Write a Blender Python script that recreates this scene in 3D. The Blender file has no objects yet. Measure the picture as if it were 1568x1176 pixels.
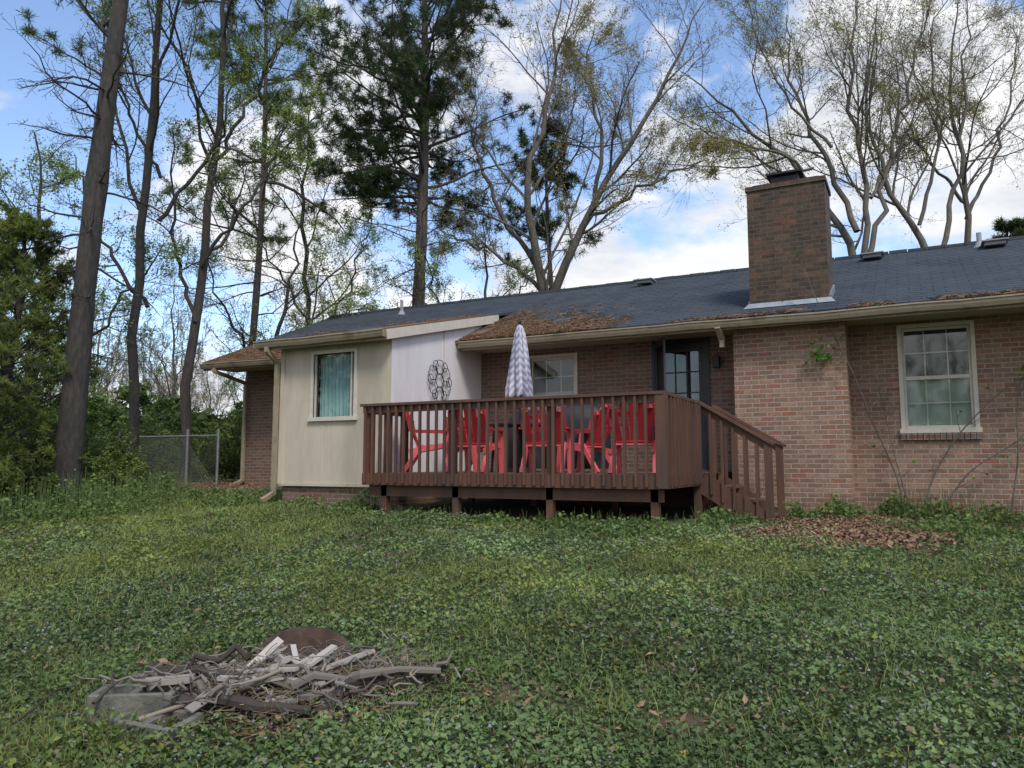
import bpy, math, numpy as np
from mathutils import Vector, Matrix
rng=np.random.default_rng(7)
scene=bpy.context.scene
scene.view_settings.view_transform='Standard'
try: scene.view_settings.look='None'
except: pass
scene.view_settings.exposure=0
COL=scene.collection
# ---------------------------------------------------------------- helpers
def link(ob,parent=None):
    COL.objects.link(ob)
    if parent is not None: ob.parent=parent
    return ob
def empty(name):
    e=bpy.data.objects.new(name,None); COL.objects.link(e); return e
def nrm(a): return a/np.maximum(np.linalg.norm(a,axis=-1,keepdims=True),1e-9)
class Acc:
    def __init__(s): s.v=[];s.c=[];s.q=[];s.t=[];s.n=0
    def add(s,v,q=None,t=None,col=None):
        v=np.asarray(v,float).reshape(-1,3)
        if q is not None: s.q.append(np.asarray(q).reshape(-1,4)+s.n)
        if t is not None: s.t.append(np.asarray(t).reshape(-1,3)+s.n)
        if col is None: col=np.ones((len(v),3))*.5
        s.v.append(v); s.c.append(np.broadcast_to(np.asarray(col,float),(len(v),3))); s.n+=len(v)
    def obj(s,name,mat,parent=None,smooth=False):
        v=np.concatenate(s.v); c=np.concatenate(s.c)
        q=np.concatenate(s.q) if s.q else np.zeros((0,4),int)
        t=np.concatenate(s.t) if s.t else np.zeros((0,3),int)
        me=bpy.data.meshes.new(name)
        me.vertices.add(len(v)); me.vertices.foreach_set('co',v.astype(np.float32).ravel())
        loops=np.concatenate([q.ravel(),t.ravel()]).astype(np.int32)
        me.loops.add(len(loops)); me.loops.foreach_set('vertex_index',loops)
        ls=np.concatenate([np.arange(len(q))*4, len(q)*4+np.arange(len(t))*3]).astype(np.int32)
        me.polygons.add(len(ls)); me.polygons.foreach_set('loop_start',ls)
        me.update(calc_edges=True)
        me.polygons.foreach_set('use_smooth',np.full(len(ls),smooth))
        ca=me.color_attributes.new(name='Col',type='FLOAT_COLOR',domain='POINT')
        ca.data.foreach_set('color',np.concatenate([c,np.ones((len(c),1))],1).astype(np.float32).ravel())
        me.materials.append(mat)
        return link(bpy.data.objects.new(name,me),parent)
    def box(s,x0,x1,y0,y1,z0,z1,M=None,col=None):
        v=np.array([(x,y,z) for x in(x0,x1) for y in(y0,y1) for z in(z0,z1)],float)
        if M is not None: v=v@M[:3,:3].T+M[:3,3]
        q=[(0,1,3,2),(4,6,7,5),(0,4,5,1),(2,3,7,6),(0,2,6,4),(1,5,7,3)]
        s.add(v,q=q,col=col)
    def beam(s,p0,p1,w,h,up=(0,0,1),M=None,col=None):
        p0=np.array(p0,float);p1=np.array(p1,float);d=nrm(p1-p0)
        up=np.array(up,float)
        if abs(d@up)>.99: up=np.array((1.,0,0)) if abs(d[0])<.9 else np.array((0,1.,0))
        a=nrm(np.cross(d,up));b=np.cross(a,d)
        v=[p+a*w*i+b*h*j for p in(p0,p1) for i in(-.5,.5) for j in(-.5,.5)]
        v=np.array(v)
        if M is not None: v=v@M[:3,:3].T+M[:3,3]
        s.add(v,q=[(0,1,3,2),(4,6,7,5),(0,4,5,1),(2,3,7,6),(0,2,6,4),(1,5,7,3)],col=col)
    def tubes(s,P,R,sides=5,col=None):
        P=np.asarray(P,float);R=np.asarray(R,float)
        if P.ndim==2:P=P[None];R=R[None]
        B,n,_=P.shape
        d=nrm(P[:,-1]-P[:,0]+1e-6)
        ref=np.tile(np.array((.31,.9,.17)),(B,1)); ref[np.abs((d*nrm(ref)).sum(1))>.9]=(1,0,.1)
        u=nrm(np.cross(d,ref));v=nrm(np.cross(d,u))
        a=np.arange(sides)*2*np.pi/sides
        ring=np.cos(a)[None,:,None]*u[:,None]+np.sin(a)[None,:,None]*v[:,None]
        V=P[:,:,None,:]+R[:,:,None,None]*ring[:,None]
        idx=np.arange(B*n*sides).reshape(B,n,sides)
        i0=idx[:,:-1];i1=idx[:,1:]
        q=np.stack([i0,np.roll(i0,-1,2),np.roll(i1,-1,2),i1],-1)
        if col is not None and np.ndim(col)==2: col=np.repeat(col,n*sides,0)
        s.add(V,q=q,col=col)
def Mt(x,y,z,rz=0,rx=0,ry=0,sc=1):
    m=Matrix.Translation((x,y,z))@Matrix.Rotation(rz,4,'Z')@Matrix.Rotation(ry,4,'Y')@Matrix.Rotation(rx,4,'X')@Matrix.Scale(sc,4)
    return np.array(m)
_lat=np.random.default_rng(99).random((8,64,64))
def vnoise(x,y,sc,k=0):
    x=np.asarray(x)*sc+1000;y=np.asarray(y)*sc+1000
    xi=np.floor(x).astype(int);yi=np.floor(y).astype(int);fx=x-xi;fy=y-yi
    fx=fx*fx*(3-2*fx);fy=fy*fy*(3-2*fy);L=_lat[k%8]
    a=L[xi%64,yi%64];b=L[(xi+1)%64,yi%64];c=L[xi%64,(yi+1)%64];d=L[(xi+1)%64,(yi+1)%64]
    return (a*(1-fx)+b*fx)*(1-fy)+(c*(1-fx)+d*fx)*fy
def G(x,y):
    x=np.asarray(x,float);y=np.asarray(y,float)
    S=1-np.logaddexp(0,6*(1-np.clip(y,-40,200)/9))/6
    z=-1.55+.98*S-.025*np.clip(x+8,-6,12)*np.clip((y-6)/6,0,1)
    return z+.07*(vnoise(x,y,.6,1)-.5)+.05*(vnoise(x,y,1.7,2)-.5)
# ---------------------------------------------------------------- materials
def newmat(name):
    m=bpy.data.materials.new(name);m.use_nodes=True
    nt=m.node_tree;b=nt.nodes['Principled BSDF'];return m,nt,b
def N(nt,t,**k):
    n=nt.nodes.new(t)
    for a,v in k.items(): setattr(n,a,v)
    return n
def mixrgb(nt,f,a,b,bt='MIX'):
    n=N(nt,'ShaderNodeMix',data_type='RGBA',blend_type=bt)
    for i,val in((0,f),(6,a),(7,b)):
        sock=n.inputs[i]
        if isinstance(val,bpy.types.NodeSocket): nt.links.new(val,sock)
        elif isinstance(val,(int,float)): sock.default_value=val
        else: sock.default_value=(*val,1)
    return n.outputs[2]
def math_(nt,op,a,b=None,c=None):
    n=N(nt,'ShaderNodeMath',operation=op)
    for i,v in enumerate((a,b,c)):
        if v is None: continue
        if isinstance(v,bpy.types.NodeSocket): nt.links.new(v,n.inputs[i])
        else: n.inputs[i].default_value=v
    return n.outputs[0]
def noise(nt,vec,scale,detail=4,rough=.6,dist=0):
    n=N(nt,'ShaderNodeTexNoise');n.inputs['Scale'].default_value=scale;n.inputs['Detail'].default_value=detail
    n.inputs['Roughness'].default_value=rough;n.inputs['Distortion'].default_value=dist
    nt.links.new(vec,n.inputs['Vector']);return n.outputs['Fac']
def ramp(nt,f,a,b):
    n=N(nt,'ShaderNodeMapRange');n.clamp=True
    nt.links.new(f,n.inputs[0]);n.inputs[1].default_value=a;n.inputs[2].default_value=b
    return n.outputs[0]
def objco(nt): return N(nt,'ShaderNodeTexCoord').outputs['Object']
def mulvec(nt,v,s):
    n=N(nt,'ShaderNodeVectorMath',operation='MULTIPLY');nt.links.new(v,n.inputs[0]);n.inputs[1].default_value=s;return n.outputs[0]
def bump(nt,b,h,strength=.4,dist=.01):
    n=N(nt,'ShaderNodeBump');n.inputs['Strength'].default_value=strength;n.inputs['Distance'].default_value=dist
    nt.links.new(h,n.inputs['Height']);nt.links.new(n.outputs[0],b.inputs['Normal'])
def surf(name,c1,c2,scale=6,rough=.8,stretch=(1,1,1),bs=.2,c3=None,metal=0):
    m,nt,b=newmat(name);v=mulvec(nt,objco(nt),stretch)
    f=ramp(nt,noise(nt,v,scale,6,.65),.35,.65);c=mixrgb(nt,f,c1,c2)
    if c3: c=mixrgb(nt,ramp(nt,noise(nt,v,scale*.23,5,.7),.52,.66),c,c3)
    nt.links.new(c,b.inputs['Base Color']);b.inputs['Roughness'].default_value=rough;b.inputs['Metallic'].default_value=metal
    bump(nt,b,noise(nt,v,scale*4,4),bs,.01);return m
def attrmat(name,rough=.6,transl=.3,nscale=0):
    m,nt,b=newmat(name);a=N(nt,'ShaderNodeAttribute');a.attribute_name='Col'
    nt.links.new(a.outputs['Color'],b.inputs['Base Color']);b.inputs['Roughness'].default_value=rough
    try:b.inputs['Specular IOR Level'].default_value=.25
    except:pass
    if transl>0:
        tr=N(nt,'ShaderNodeBsdfTranslucent');nt.links.new(a.outputs['Color'],tr.inputs['Color'])
        mx=N(nt,'ShaderNodeMixShader');mx.inputs[0].default_value=transl
        nt.links.new(b.outputs[0],mx.inputs[1]);nt.links.new(tr.outputs[0],mx.inputs[2])
        nt.links.new(mx.outputs[0],nt.nodes['Material Output'].inputs['Surface'])
    return m
def brickmat(name,c1,c2,mortar,stain,stain_amt=(.5,.75),ms=.007,odd=(.27,.12,.08)):
    m,nt,b=newmat(name);o=objco(nt)
    sp=N(nt,'ShaderNodeSeparateXYZ');nt.links.new(o,sp.inputs[0])
    ad=math_(nt,'ADD',sp.outputs[0],sp.outputs[1])
    cb=N(nt,'ShaderNodeCombineXYZ');nt.links.new(ad,cb.inputs[0]);nt.links.new(sp.outputs[2],cb.inputs[1])
    t=N(nt,'ShaderNodeTexBrick');nt.links.new(cb.outputs[0],t.inputs['Vector'])
    t.inputs['Scale'].default_value=1;t.inputs['Brick Width'].default_value=.205;t.inputs['Row Height'].default_value=.068
    t.inputs['Mortar Size'].default_value=ms;t.inputs['Mortar Smooth'].default_value=.25
    t.inputs['Color1'].default_value=(0,0,0,1);t.inputs['Color2'].default_value=(1,1,1,1);t.inputs['Mortar'].default_value=(.5,.5,.5,1)
    sc=N(nt,'ShaderNodeSeparateColor');nt.links.new(t.outputs['Color'],sc.inputs[0]);rv=sc.outputs[0]
    c=mixrgb(nt,rv,c1,c2)
    c=mixrgb(nt,ramp(nt,rv,.88,.92),c,odd)
    c=mixrgb(nt,ramp(nt,noise(nt,o,5,6,.75),.35,.7),c,stain)
    n2=mixrgb(nt,rv,c1,c2);c=mixrgb(nt,ramp(nt,noise(nt,o,.9,5,.7),*stain_amt),mixrgb(nt,ramp(nt,rv,.88,.92),n2,odd),c)
    fine=mixrgb(nt,ramp(nt,noise(nt,o,38,5,.75),.3,.7),(.62,.62,.62),(1.3,1.3,1.3))
    c=mixrgb(nt,1.0,c,fine,'MULTIPLY')
    mc=mixrgb(nt,noise(nt,o,7,5,.7),tuple(k*.6 for k in mortar),tuple(k*1.25 for k in mortar))
    c=mixrgb(nt,t.outputs['Fac'],c,mc)
    nt.links.new(c,b.inputs['Base Color']);b.inputs['Roughness'].default_value=.9
    bump(nt,b,math_(nt,'MULTIPLY_ADD',t.outputs['Fac'],-1.0,noise(nt,o,60,3)),.7,.008)
    return m
M_brick=brickmat('brick',(.35,.21,.135),(.205,.112,.072),(.35,.31,.25),(.13,.085,.06),(.38,.70),ms=.0075,odd=(.29,.115,.07))
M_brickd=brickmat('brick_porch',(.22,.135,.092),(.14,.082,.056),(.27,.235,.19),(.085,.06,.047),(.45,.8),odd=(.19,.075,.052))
M_chim=brickmat('brick_chimney_sooty',(.14,.085,.05),(.06,.038,.026),(.10,.085,.06),(.014,.013,.011),(.22,.55),odd=(.17,.075,.042))
M_cream=surf('siding_cream_paint',(.48,.415,.315),(.53,.46,.355),3,.75,(1,1,.25),.08,(.39,.335,.25))
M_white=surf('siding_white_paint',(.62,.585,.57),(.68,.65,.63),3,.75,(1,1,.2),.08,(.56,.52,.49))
M_trim=surf('trim_tan_paint',(.26,.21,.135),(.32,.265,.175),8,.6,(1,1,1),.08,(.15,.12,.075))
M_trimw=surf('trim_cream_paint',(.50,.45,.36),(.58,.53,.44),8,.6,(1,1,1),.08)
M_soffit=surf('soffit_paint',(.32,.28,.205),(.36,.315,.235),4,.8)
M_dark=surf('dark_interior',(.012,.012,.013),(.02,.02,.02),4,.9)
M_deck=surf('stained_deck_wood',(.125,.055,.031),(.075,.035,.022),5,.68,(1,1,.18),.4,(.055,.037,.028))
M_deckf=surf('deck_floor_wood',(.14,.085,.06),(.09,.055,.04),5,.8,(1,.2,1),.3,(.2,.16,.12))
M_flash=surf('metal_flashing',(.35,.37,.38),(.25,.27,.28),6,.45,metal=.4)
M_metal=surf('dark_metal',(.015,.015,.015),(.03,.028,.027),10,.5,metal=.5)
M_doorm=surf('door_black_paint',(.012,.013,.014),(.022,.022,.024),8,.5)
M_pipe=surf('vent_grey',(.30,.31,.32),(.2,.2,.21),10,.6)
M_galv=surf('galvanised_steel',(.2,.21,.21),(.28,.28,.28),10,.5,metal=.6)
M_blind=surf('blinds',(.40,.46,.38),(.46,.52,.44),3,.7)
M_winrefl=surf('window_reflection_green',(.03,.045,.036),(.07,.09,.07),4,.8,(3,1,1))  # trees mirrored in the upper sashes, put into the colour as dark green
M_curt=surf('teal_curtain',(.30,.46,.46),(.36,.54,.54),3,.8,(9,1,.1),.4)
M_bark=surf('bark_dark',(.030,.026,.023),(.070,.058,.049),7,.95,(3,3,.8),1.0,(.03,.034,.024))
M_barkp=surf('bark_pine',(.06,.05,.043),(.115,.09,.075),6,.95,(3,3,.8),1.0,(.035,.031,.029))
M_barkl=surf('bark_grey',(.085,.074,.06),(.145,.125,.10),6,.95,(2,2,.7),.8,(.05,.048,.038))
M_leaf=attrmat('leaf_foliage',.55,.4)
M_grass=attrmat('grass_blades',.6,.3)
M_fab=attrmat('umbrella_fabric',.85,.1)
M_matt=attrmat('weathered_wood',.9,0)
M_red=surf('red_resin',(.30,.013,.02),(.38,.022,.028),6,.55,bs=.05)
M_coral=surf('coral_resin',(.60,.085,.095),(.68,.12,.125),6,.5,bs=.05)
M_cover=surf('black_vinyl_cover',(.012,.013,.015),(.03,.031,.034),4,.55,bs=.5)
M_concrete=surf('concrete_block',(.10,.095,.075),(.17,.16,.13),11,.95,bs=.8,c3=(.055,.065,.035))
M_rust=surf('rusty_steel',(.028,.019,.015),(.085,.045,.03),7,.9,bs=.6,metal=.15,c3=(.11,.08,.055))
# glass
M_glass,nt,b=newmat('window_glass')
g=N(nt,'ShaderNodeBsdfGlossy');g.inputs['Roughness'].default_value=.03
t=N(nt,'ShaderNodeBsdfTransparent');t.inputs[0].default_value=(.8,.85,.82,1)
mx=N(nt,'ShaderNodeMixShader');mx.inputs[0].default_value=.11
nt.links.new(t.outputs[0],mx.inputs[1]);nt.links.new(g.outputs[0],mx.inputs[2]);nt.links.new(mx.outputs[0],nt.nodes['Material Output'].inputs['Surface'])
# roof
M_roof,nt,b=newmat('asphalt_shingles');o=objco(nt)
tb=N(nt,'ShaderNodeTexBrick');nt.links.new(o,tb.inputs['Vector'])
tb.inputs['Scale'].default_value=1;tb.inputs['Brick Width'].default_value=.3;tb.inputs['Row Height'].default_value=.13;tb.inputs['Mortar Size'].default_value=.010
tb.inputs['Color1'].default_value=(.046,.058,.070,1);tb.inputs['Color2'].default_value=(.028,.037,.047,1);tb.inputs['Mortar'].default_value=(.010,.012,.014,1)
c=mixrgb(nt,ramp(nt,noise(nt,o,1.2,6,.7),.4,.7),tb.outputs['Color'],(.05,.060,.068))
c=mixrgb(nt,ramp(nt,noise(nt,mulvec(nt,o,(1,.35,1)),3,5,.7),.55,.75),c,(.022,.027,.026))
c=mixrgb(nt,1.0,c,mixrgb(nt,noise(nt,o,90,2),(.5,.5,.5),(1.5,1.5,1.5)),'MULTIPLY')
sp=N(nt,'ShaderNodeSeparateXYZ');nt.links.new(o,sp.inputs[0])
X=sp.outputs[0];mA=math_(nt,'MULTIPLY',ramp(nt,X,-3.9,-6.2),ramp(nt,X,-8.3,-7.3));mC=ramp(nt,X,-9.4,-10.0)
mm=math_(nt,'ADD',mA,mC);mB=ramp(nt,sp.outputs[1],13.5,11.8)
ml=math_(nt,'MULTIPLY',mm,mB)
ml2=math_(nt,'MULTIPLY_ADD',ml,.5,noise(nt,mulvec(nt,o,(1,.6,1)),2.2,7,.8))
c=mixrgb(nt,ramp(nt,ml2,.74,.90),c,mixrgb(nt,noise(nt,o,30,5,.8),(.09,.05,.028),(.25,.145,.08)))
nt.links.new(c,b.inputs['Base Color']);b.inputs['Roughness'].default_value=.9
bump(nt,b,tb.outputs['Fac'],.6,-.01)
# ground
M_ground,nt,b=newmat('soil_and_moss');o=objco(nt)
c=mixrgb(nt,ramp(nt,noise(nt,o,.8,8,.7),.38,.62),(.055,.075,.024),(.08,.10,.033))
c=mixrgb(nt,ramp(nt,noise(nt,o,2.3,8,.75),.52,.7),c,(.10,.085,.05))
a=N(nt,'ShaderNodeAttribute');a.attribute_name='Col'
sp=N(nt,'ShaderNodeSeparateColor');nt.links.new(a.outputs['Color'],sp.inputs[0])
c=mixrgb(nt,sp.outputs[0],c,mixrgb(nt,ramp(nt,noise(nt,o,14,6,.8),.35,.65),(.13,.07,.045),(.24,.135,.085)))
nt.links.new(c,b.inputs['Base Color']);b.inputs['Roughness'].default_value=1
bump(nt,b,noise(nt,o,20,8,.8),.9,.04)
# ---------------------------------------------------------------- ground
def dirt(x,y):
    d1=1-np.sqrt(((x+.75)/1.1)**2+((y-9.2)/1.5)**2)
    d2=1-np.sqrt(((x+.8)/2.6)**2+((y-11.1)/.65)**2)
    dd=np.maximum(d1,d2)+.6*(vnoise(x,y,2.5,3)-.5)
    p=1-np.sqrt(((x+3.15)/.8)**2+((y-3.25)/.7)**2)+.5*(vnoise(x,y,4,4)-.5)
    w=np.where((x<-12),1.2-np.abs(y-11.2)/2.0,-1)+.4*(vnoise(x,y,1.5,5)-.5)
    sm=(vnoise(x,y,1.1,6)*.6+vnoise(x,y,3.1,0)*.4-.76)*2.2
    return np.clip(np.maximum(np.maximum(np.maximum(dd,w*.6),p*.9),sm)*2.5,0,1)
xs=np.unique(np.concatenate([np.linspace(-400,-40,19),np.linspace(-40,-18,45),np.linspace(-18,8,261),np.linspace(8,40,33),np.linspace(40,400,19)]))
ys=np.unique(np.concatenate([np.linspace(-200,-6,15),np.linspace(-6,14,201),np.linspace(14,50,37),np.linspace(50,600,23)]))
XX,YY=np.meshgrid(xs,ys);ZZ=G(XX,YY)
ac=Acc();nx=len(xs);ny=len(ys);I=np.arange(nx*ny).reshape(ny,nx)
dc=dirt(XX,YY)
ac.add(np.stack([XX,YY,ZZ],-1),q=np.stack([I[:-1,:-1],I[:-1,1:],I[1:,1:],I[1:,:-1]],-1),col=np.stack([dc,dc*0,dc*0],-1).reshape(-1,3))
ac.obj('ground',M_ground,smooth=True)
# ---------------------------------------------------------------- lawn
Fv=np.array((-.465,.885));Rv=np.array((.885,.465))
def scatter(n,s0,s1,t0=-.95,t1=.95):
    s=rng.uniform(s0,s1,n);t=rng.uniform(t0,t1,n)
    return s*(Fv[0]+Rv[0]*t),s*(Fv[1]+Rv[1]*t),s
def allowed(x,y):
    ok=~((x>-9.4)&(x<-7)&(y>9.45))
    ok&=~((x>-7.1)&(x<-2.5)&(y>8.75))
    ok&=~((x>-2.55)&(x<-1.6)&(y>10.1)&(y<11.2))
    ok&=~((x>-2.5)&(x<-.75)&(y>11.6));ok&=~((x>-13.1)&(y>12.2))
    return ok
def leaves(acc,C,size,col,up=.6,rg=rng,asp=.8):
    n=len(C);nr=rg.normal(size=(n,3));nr[:,2]=np.abs(nr[:,2])+up*2;nr=nrm(nr)
    a=nrm(np.cross(nr,rg.normal(size=(n,3))));b=np.cross(nr,a)
    s=size[:,None] if np.ndim(size) else size
    fold=nr*s*.25
    V=np.stack([C-a*s,C+b*s*asp+fold,C+a*s,C-b*s*asp+fold],1)
    i=np.arange(n*4).reshape(n,4)
    acc.add(V,q=i,col=np.repeat(col,4,0))
def blades(acc,C,h,w,col,rg=rng,lean=.5):
    n=len(C);az=rg.uniform(0,2*np.pi,n);d=np.stack([np.cos(az),np.sin(az),0*az],1)
    l=rg.uniform(.1,lean,n)[:,None]*h[:,None];aa=rg.uniform(0,2*np.pi,n)
    sd=np.stack([np.cos(aa),np.sin(aa),0*aa],1)*w[:,None]
    up=np.array((0,0,1.))
    V=np.stack([C-sd,C+sd,C+d*l*.4+up*h[:,None]*.6+sd*.7,C+d*l*.4+up*h[:,None]*.6-sd*.7,C+d*l*1.2+up*h[:,None]],1)
    i=np.arange(n)[:,None]*5
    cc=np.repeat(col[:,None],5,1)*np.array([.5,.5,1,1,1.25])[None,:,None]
    acc.add(V,q=i+np.array([[0,1,2,3]]),t=i+np.array([[3,2,4]]),col=cc.reshape(-1,3))
def patch(x,y): return vnoise(x,y,.55,0)*.45+vnoise(x,y,1.6,3)*.3+vnoise(x,y,4.5,6)*.25
lawn=Acc()
x,y,s=scatter(370000,2.3,15)
k=allowed(x,y);x,y,s=x[k],y[k],s[k]
dd=dirt(x,y);k=rng.random(len(x))>dd*.90;x,y,s=x[k],y[k],s[k]
pt=patch(x,y)
ivy=pt+.015*(x+4)>.42+.45*(rng.random(len(x))-.5)
k=ivy|(rng.random(len(x))<.65);x,y,s,pt,ivy=x[k],y[k],s[k],pt[k],ivy[k]
cl=vnoise(x,y,4,5)*.6+vnoise(x,y,11,2)*.4;tall=np.clip(vnoise(x,y,1.3,4)*1.6-.3,.25,1.3)
hz=(.010+.15*cl**1.3*tall*rng.random(len(x))**.8)
C=np.stack([x,y,G(x,y)+hz],1)
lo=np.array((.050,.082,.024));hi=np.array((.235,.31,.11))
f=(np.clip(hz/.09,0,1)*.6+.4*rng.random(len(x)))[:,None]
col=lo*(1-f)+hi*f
yel=(~ivy)[:,None];col=np.where(yel,col*np.array((1.3,1.1,.7)),col*np.array((.95,1,1.05)))
col*=(.65+.70*vnoise(x,y,.9,1))[:,None]*(.75+.5*vnoise(x,y,3.3,7))[:,None]
br=rng.random(len(x));col[br<.055]=(.24,.18,.10)
pr=(rng.random(len(x))<.10)&ivy&(hz>.03);col[pr]=np.array((.30,.28,.33))*rng.uniform(.6,1.2,(pr.sum(),1))
size=rng.uniform(.007,.019,len(x))*(1+.045*(s-3));size[pr]*=.55
C[pr,2]+=.02
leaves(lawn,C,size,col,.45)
x,y,s=scatter(250000,2.3,15)
k=allowed(x,y);x,y,s=x[k],y[k],s[k]
dd=dirt(x,y);k=rng.random(len(x))>dd*.95;x,y,s=x[k],y[k],s[k]
pt=patch(x,y)
k=rng.random(len(x))<np.clip((.56-pt-.015*(x+3))*5,.28,1);x,y,s=x[k],y[k],s[k]
h=rng.uniform(.025,.10,len(x))*(.5+1.0*vnoise(x,y,2,6));w=rng.uniform(.0013,.0027,len(x))*(1+.1*(s-3))
f=rng.random((len(x),1));col=np.array((.14,.20,.04))*(1-f)+np.array((.30,.36,.11))*f
col=col*(.6+.8*vnoise(x,y,1.1,7))[:,None]
br=rng.random(len(x));col[br<.11]=(.34,.28,.16)
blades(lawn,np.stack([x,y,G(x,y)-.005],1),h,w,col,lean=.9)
x,y,s=scatter(34,3,10);k=allowed(x,y);x,y=x[k],y[k]
for a_,b_ in zip(x,y):
    n=24;c0=np.array((a_,b_,float(G(a_,b_))+.13))
    d=nrm(rng.normal(size=(n,3)))*.010
    leaves(lawn,c0+d,np.full(n,.005),np.tile(np.array([(.5,.5,.48)]) if rng.random()<.8 else np.array([(.55,.46,.04)]),(n,1)))
lawn.obj('grass',M_grass)
# taller weeds along the house and deck
wd=Acc()
for (cx,cy,r,h,n) in [(-.95,11.2,.35,.33,500),(-.3,11.9,.3,.4,500),(.15,11.6,.4,.42,700),(.9,11.7,.5,.33,700),(1.8,11.6,.6,.4,800),(3,11.5,.9,.35,900),(-7.3,9.15,.3,.35,350),(-7.0,8.7,.4,.25,300),(-2.1,9.6,.5,.25,500),(-2.7,8.3,.5,.2,450),(-3.6,8.4,.5,.22,450),(-8.5,9.2,.4,.2,300),(-4.7,8.5,.5,.18,450),(-5.8,8.5,.5,.2,450),(-1.5,10.9,.3,.25,350),(.3,9.4,.7,.22,700),(-9.8,9.0,.5,.25,400),(-11,9.6,.8,.25,600),(-4.2,2.9,.35,.16,400),(-3.4,2.4,.4,.12,400),(-2.3,3.7,.3,.12,300),(-12,8.6,.9,.4,800),(-10.5,7.2,.8,.3,500),(-3.9,3.6,.3,.12,300),(-2.4,2.7,.4,.12,300),(-11.6,7.6,.9,.6,1400),(-11.2,6.3,.8,.5,1200),(-12.4,9.6,.7,.5,900)]:
    p=rng.normal(size=(n,2))*r*.6;x=cx+p[:,0];y=cy+p[:,1];rr=np.hypot(p[:,0],p[:,1])/r
    z=h*np.clip(1-rr*.6,.15,1)*rng.random(n)**.6*(.4+.9*vnoise(x,y,7,2));k=allowed(x,y);x,y,z=x[k],y[k],z[k];n=len(x)
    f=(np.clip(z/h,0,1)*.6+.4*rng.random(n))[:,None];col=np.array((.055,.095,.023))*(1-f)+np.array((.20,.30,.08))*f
    near=.55 if cy<4 else 1
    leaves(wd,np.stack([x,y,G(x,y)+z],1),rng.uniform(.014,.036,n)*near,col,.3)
    m_=n//6;bb=np.stack([x[:m_],y[:m_],G(x[:m_],y[:m_])],1);tp=bb+np.stack([rng.normal(size=m_)*.04,rng.normal(size=m_)*.04,h*rng.uniform(.5,1.1,m_)],1)
    wd.tubes(np.stack([bb,tp],1),np.full((m_,2),.0022*near),3,col=(.13,.18,.06))
wd.obj('weeds',M_grass)
# leaf litter
lit=Acc();n=14000
x=rng.normal(-.75,.85,n);y=rng.normal(9.6,1.15,n)
x2=rng.uniform(-19,-9.5,6000);y2=rng.normal(10.8,1.2,6000)
x3=rng.normal(-3.15,.5,900);y3=rng.normal(3.2,.45,900);x4,y4,_=scatter(5000,3,12)
x=np.concatenate([x,x2,x3,x4]);y=np.concatenate([y,y2,y3,y4]);k=allowed(x,y)&(dirt(x,y)>.12);x,y=x[k],y[k]
f=rng.random((len(x),1));col=np.array((.11,.06,.035))*(1-f)+np.array((.33,.20,.13))*f
leaves(lit,np.stack([x,y,G(x,y)+rng.uniform(.005,.05,len(x))],1),rng.uniform(.015,.038,len(x)),col,.3,asp=.5)
lit.obj('leaf_litter',M_matt)
# ---------------------------------------------------------------- house
house=empty('brick_house')
def wall_xz(name,mat,x0,x1,z0,z1,y,ops,depth=.12,front=-1):
    a=Acc();X=sorted({x0,x1,*[o[0] for o in ops],*[o[1] for o in ops]});Z=sorted({z0,z1,*[o[2] for o in ops],*[o[3] for o in ops]})
    for i in range(len(X)-1):
        for j in range(len(Z)-1):
            cx=(X[i]+X[i+1])/2;cz=(Z[j]+Z[j+1])/2
            if any(o[0]<cx<o[1] and o[2]<cz<o[3] for o in ops): continue
            a.add([(X[i],y,Z[j]),(X[i+1],y,Z[j]),(X[i+1],y,Z[j+1]),(X[i],y,Z[j+1])],q=[(0,1,2,3)])
    for o in ops:
        p=[(o[0],o[2]),(o[1],o[2]),(o[1],o[3]),(o[0],o[3])]
        for i in range(4):
            A=p[i];B=p[(i+1)%4]
            a.add([(A[0],y,A[1]),(B[0],y,B[1]),(B[0],y+depth,B[1]),(A[0],y+depth,A[1])],q=[(0,1,2,3)])
    return a.obj(name,mat,house)
YW=12.25; ZE=2.02
W_R=(-.13,.72,.49,1.92);W_P=(-6.05,-5.2,.5,1.86);DR=(-3.75,-2.93,-.1,1.95);W_R2=(4.2,5.6,.49,1.92)
wall_xz('wall_front_right',M_brick,-.9,9,-1.2,ZE,YW,[W_R,W_R2])
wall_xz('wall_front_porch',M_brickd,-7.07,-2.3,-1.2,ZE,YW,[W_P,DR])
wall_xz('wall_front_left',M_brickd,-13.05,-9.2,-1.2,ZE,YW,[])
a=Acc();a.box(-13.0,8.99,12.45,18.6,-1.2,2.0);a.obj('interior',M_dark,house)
a=Acc();a.add([(-13.05,12.25,-1.2),(-13.05,18.6,-1.2),(-13.05,18.6,2.0),(-13.05,15.4,3.65),(-13.05,12.25,2.3)],q=[(0,1,2,4)],t=[(4,2,3)])
a.add([(9,12.25,-1.2),(9,18.6,-1.2),(9,18.6,2.0),(9,15.4,3.65),(9,12.25,2.3)],q=[(0,1,2,4)],t=[(4,2,3)]);a.obj('gable_walls',M_brick,house)
a=Acc();a.box(-2.37,-.82,11.65,12.4,-1.2,2.03);a.obj('chimney_breast',M_brick,house)
a=Acc();a.box(-2.13,-1.02,11.78,12.55,2.0,4.13)
a.box(-2.15,-1.0,11.76,12.57,4.13,4.20);a.obj('chimney_stack',M_chim,house)
a=Acc();a.box(-2.05,-1.1,11.85,12.48,4.20,4.24);a.box(-1.8,-1.4,11.98,12.3,4.24,4.36)
a.box(-1.86,-1.34,11.92,12.36,4.39,4.42)
for px in(-1.8,-1.42):
    for py in(11.98,12.28): a.box(px,px+.02,py,py+.02,4.36,4.39)
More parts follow.
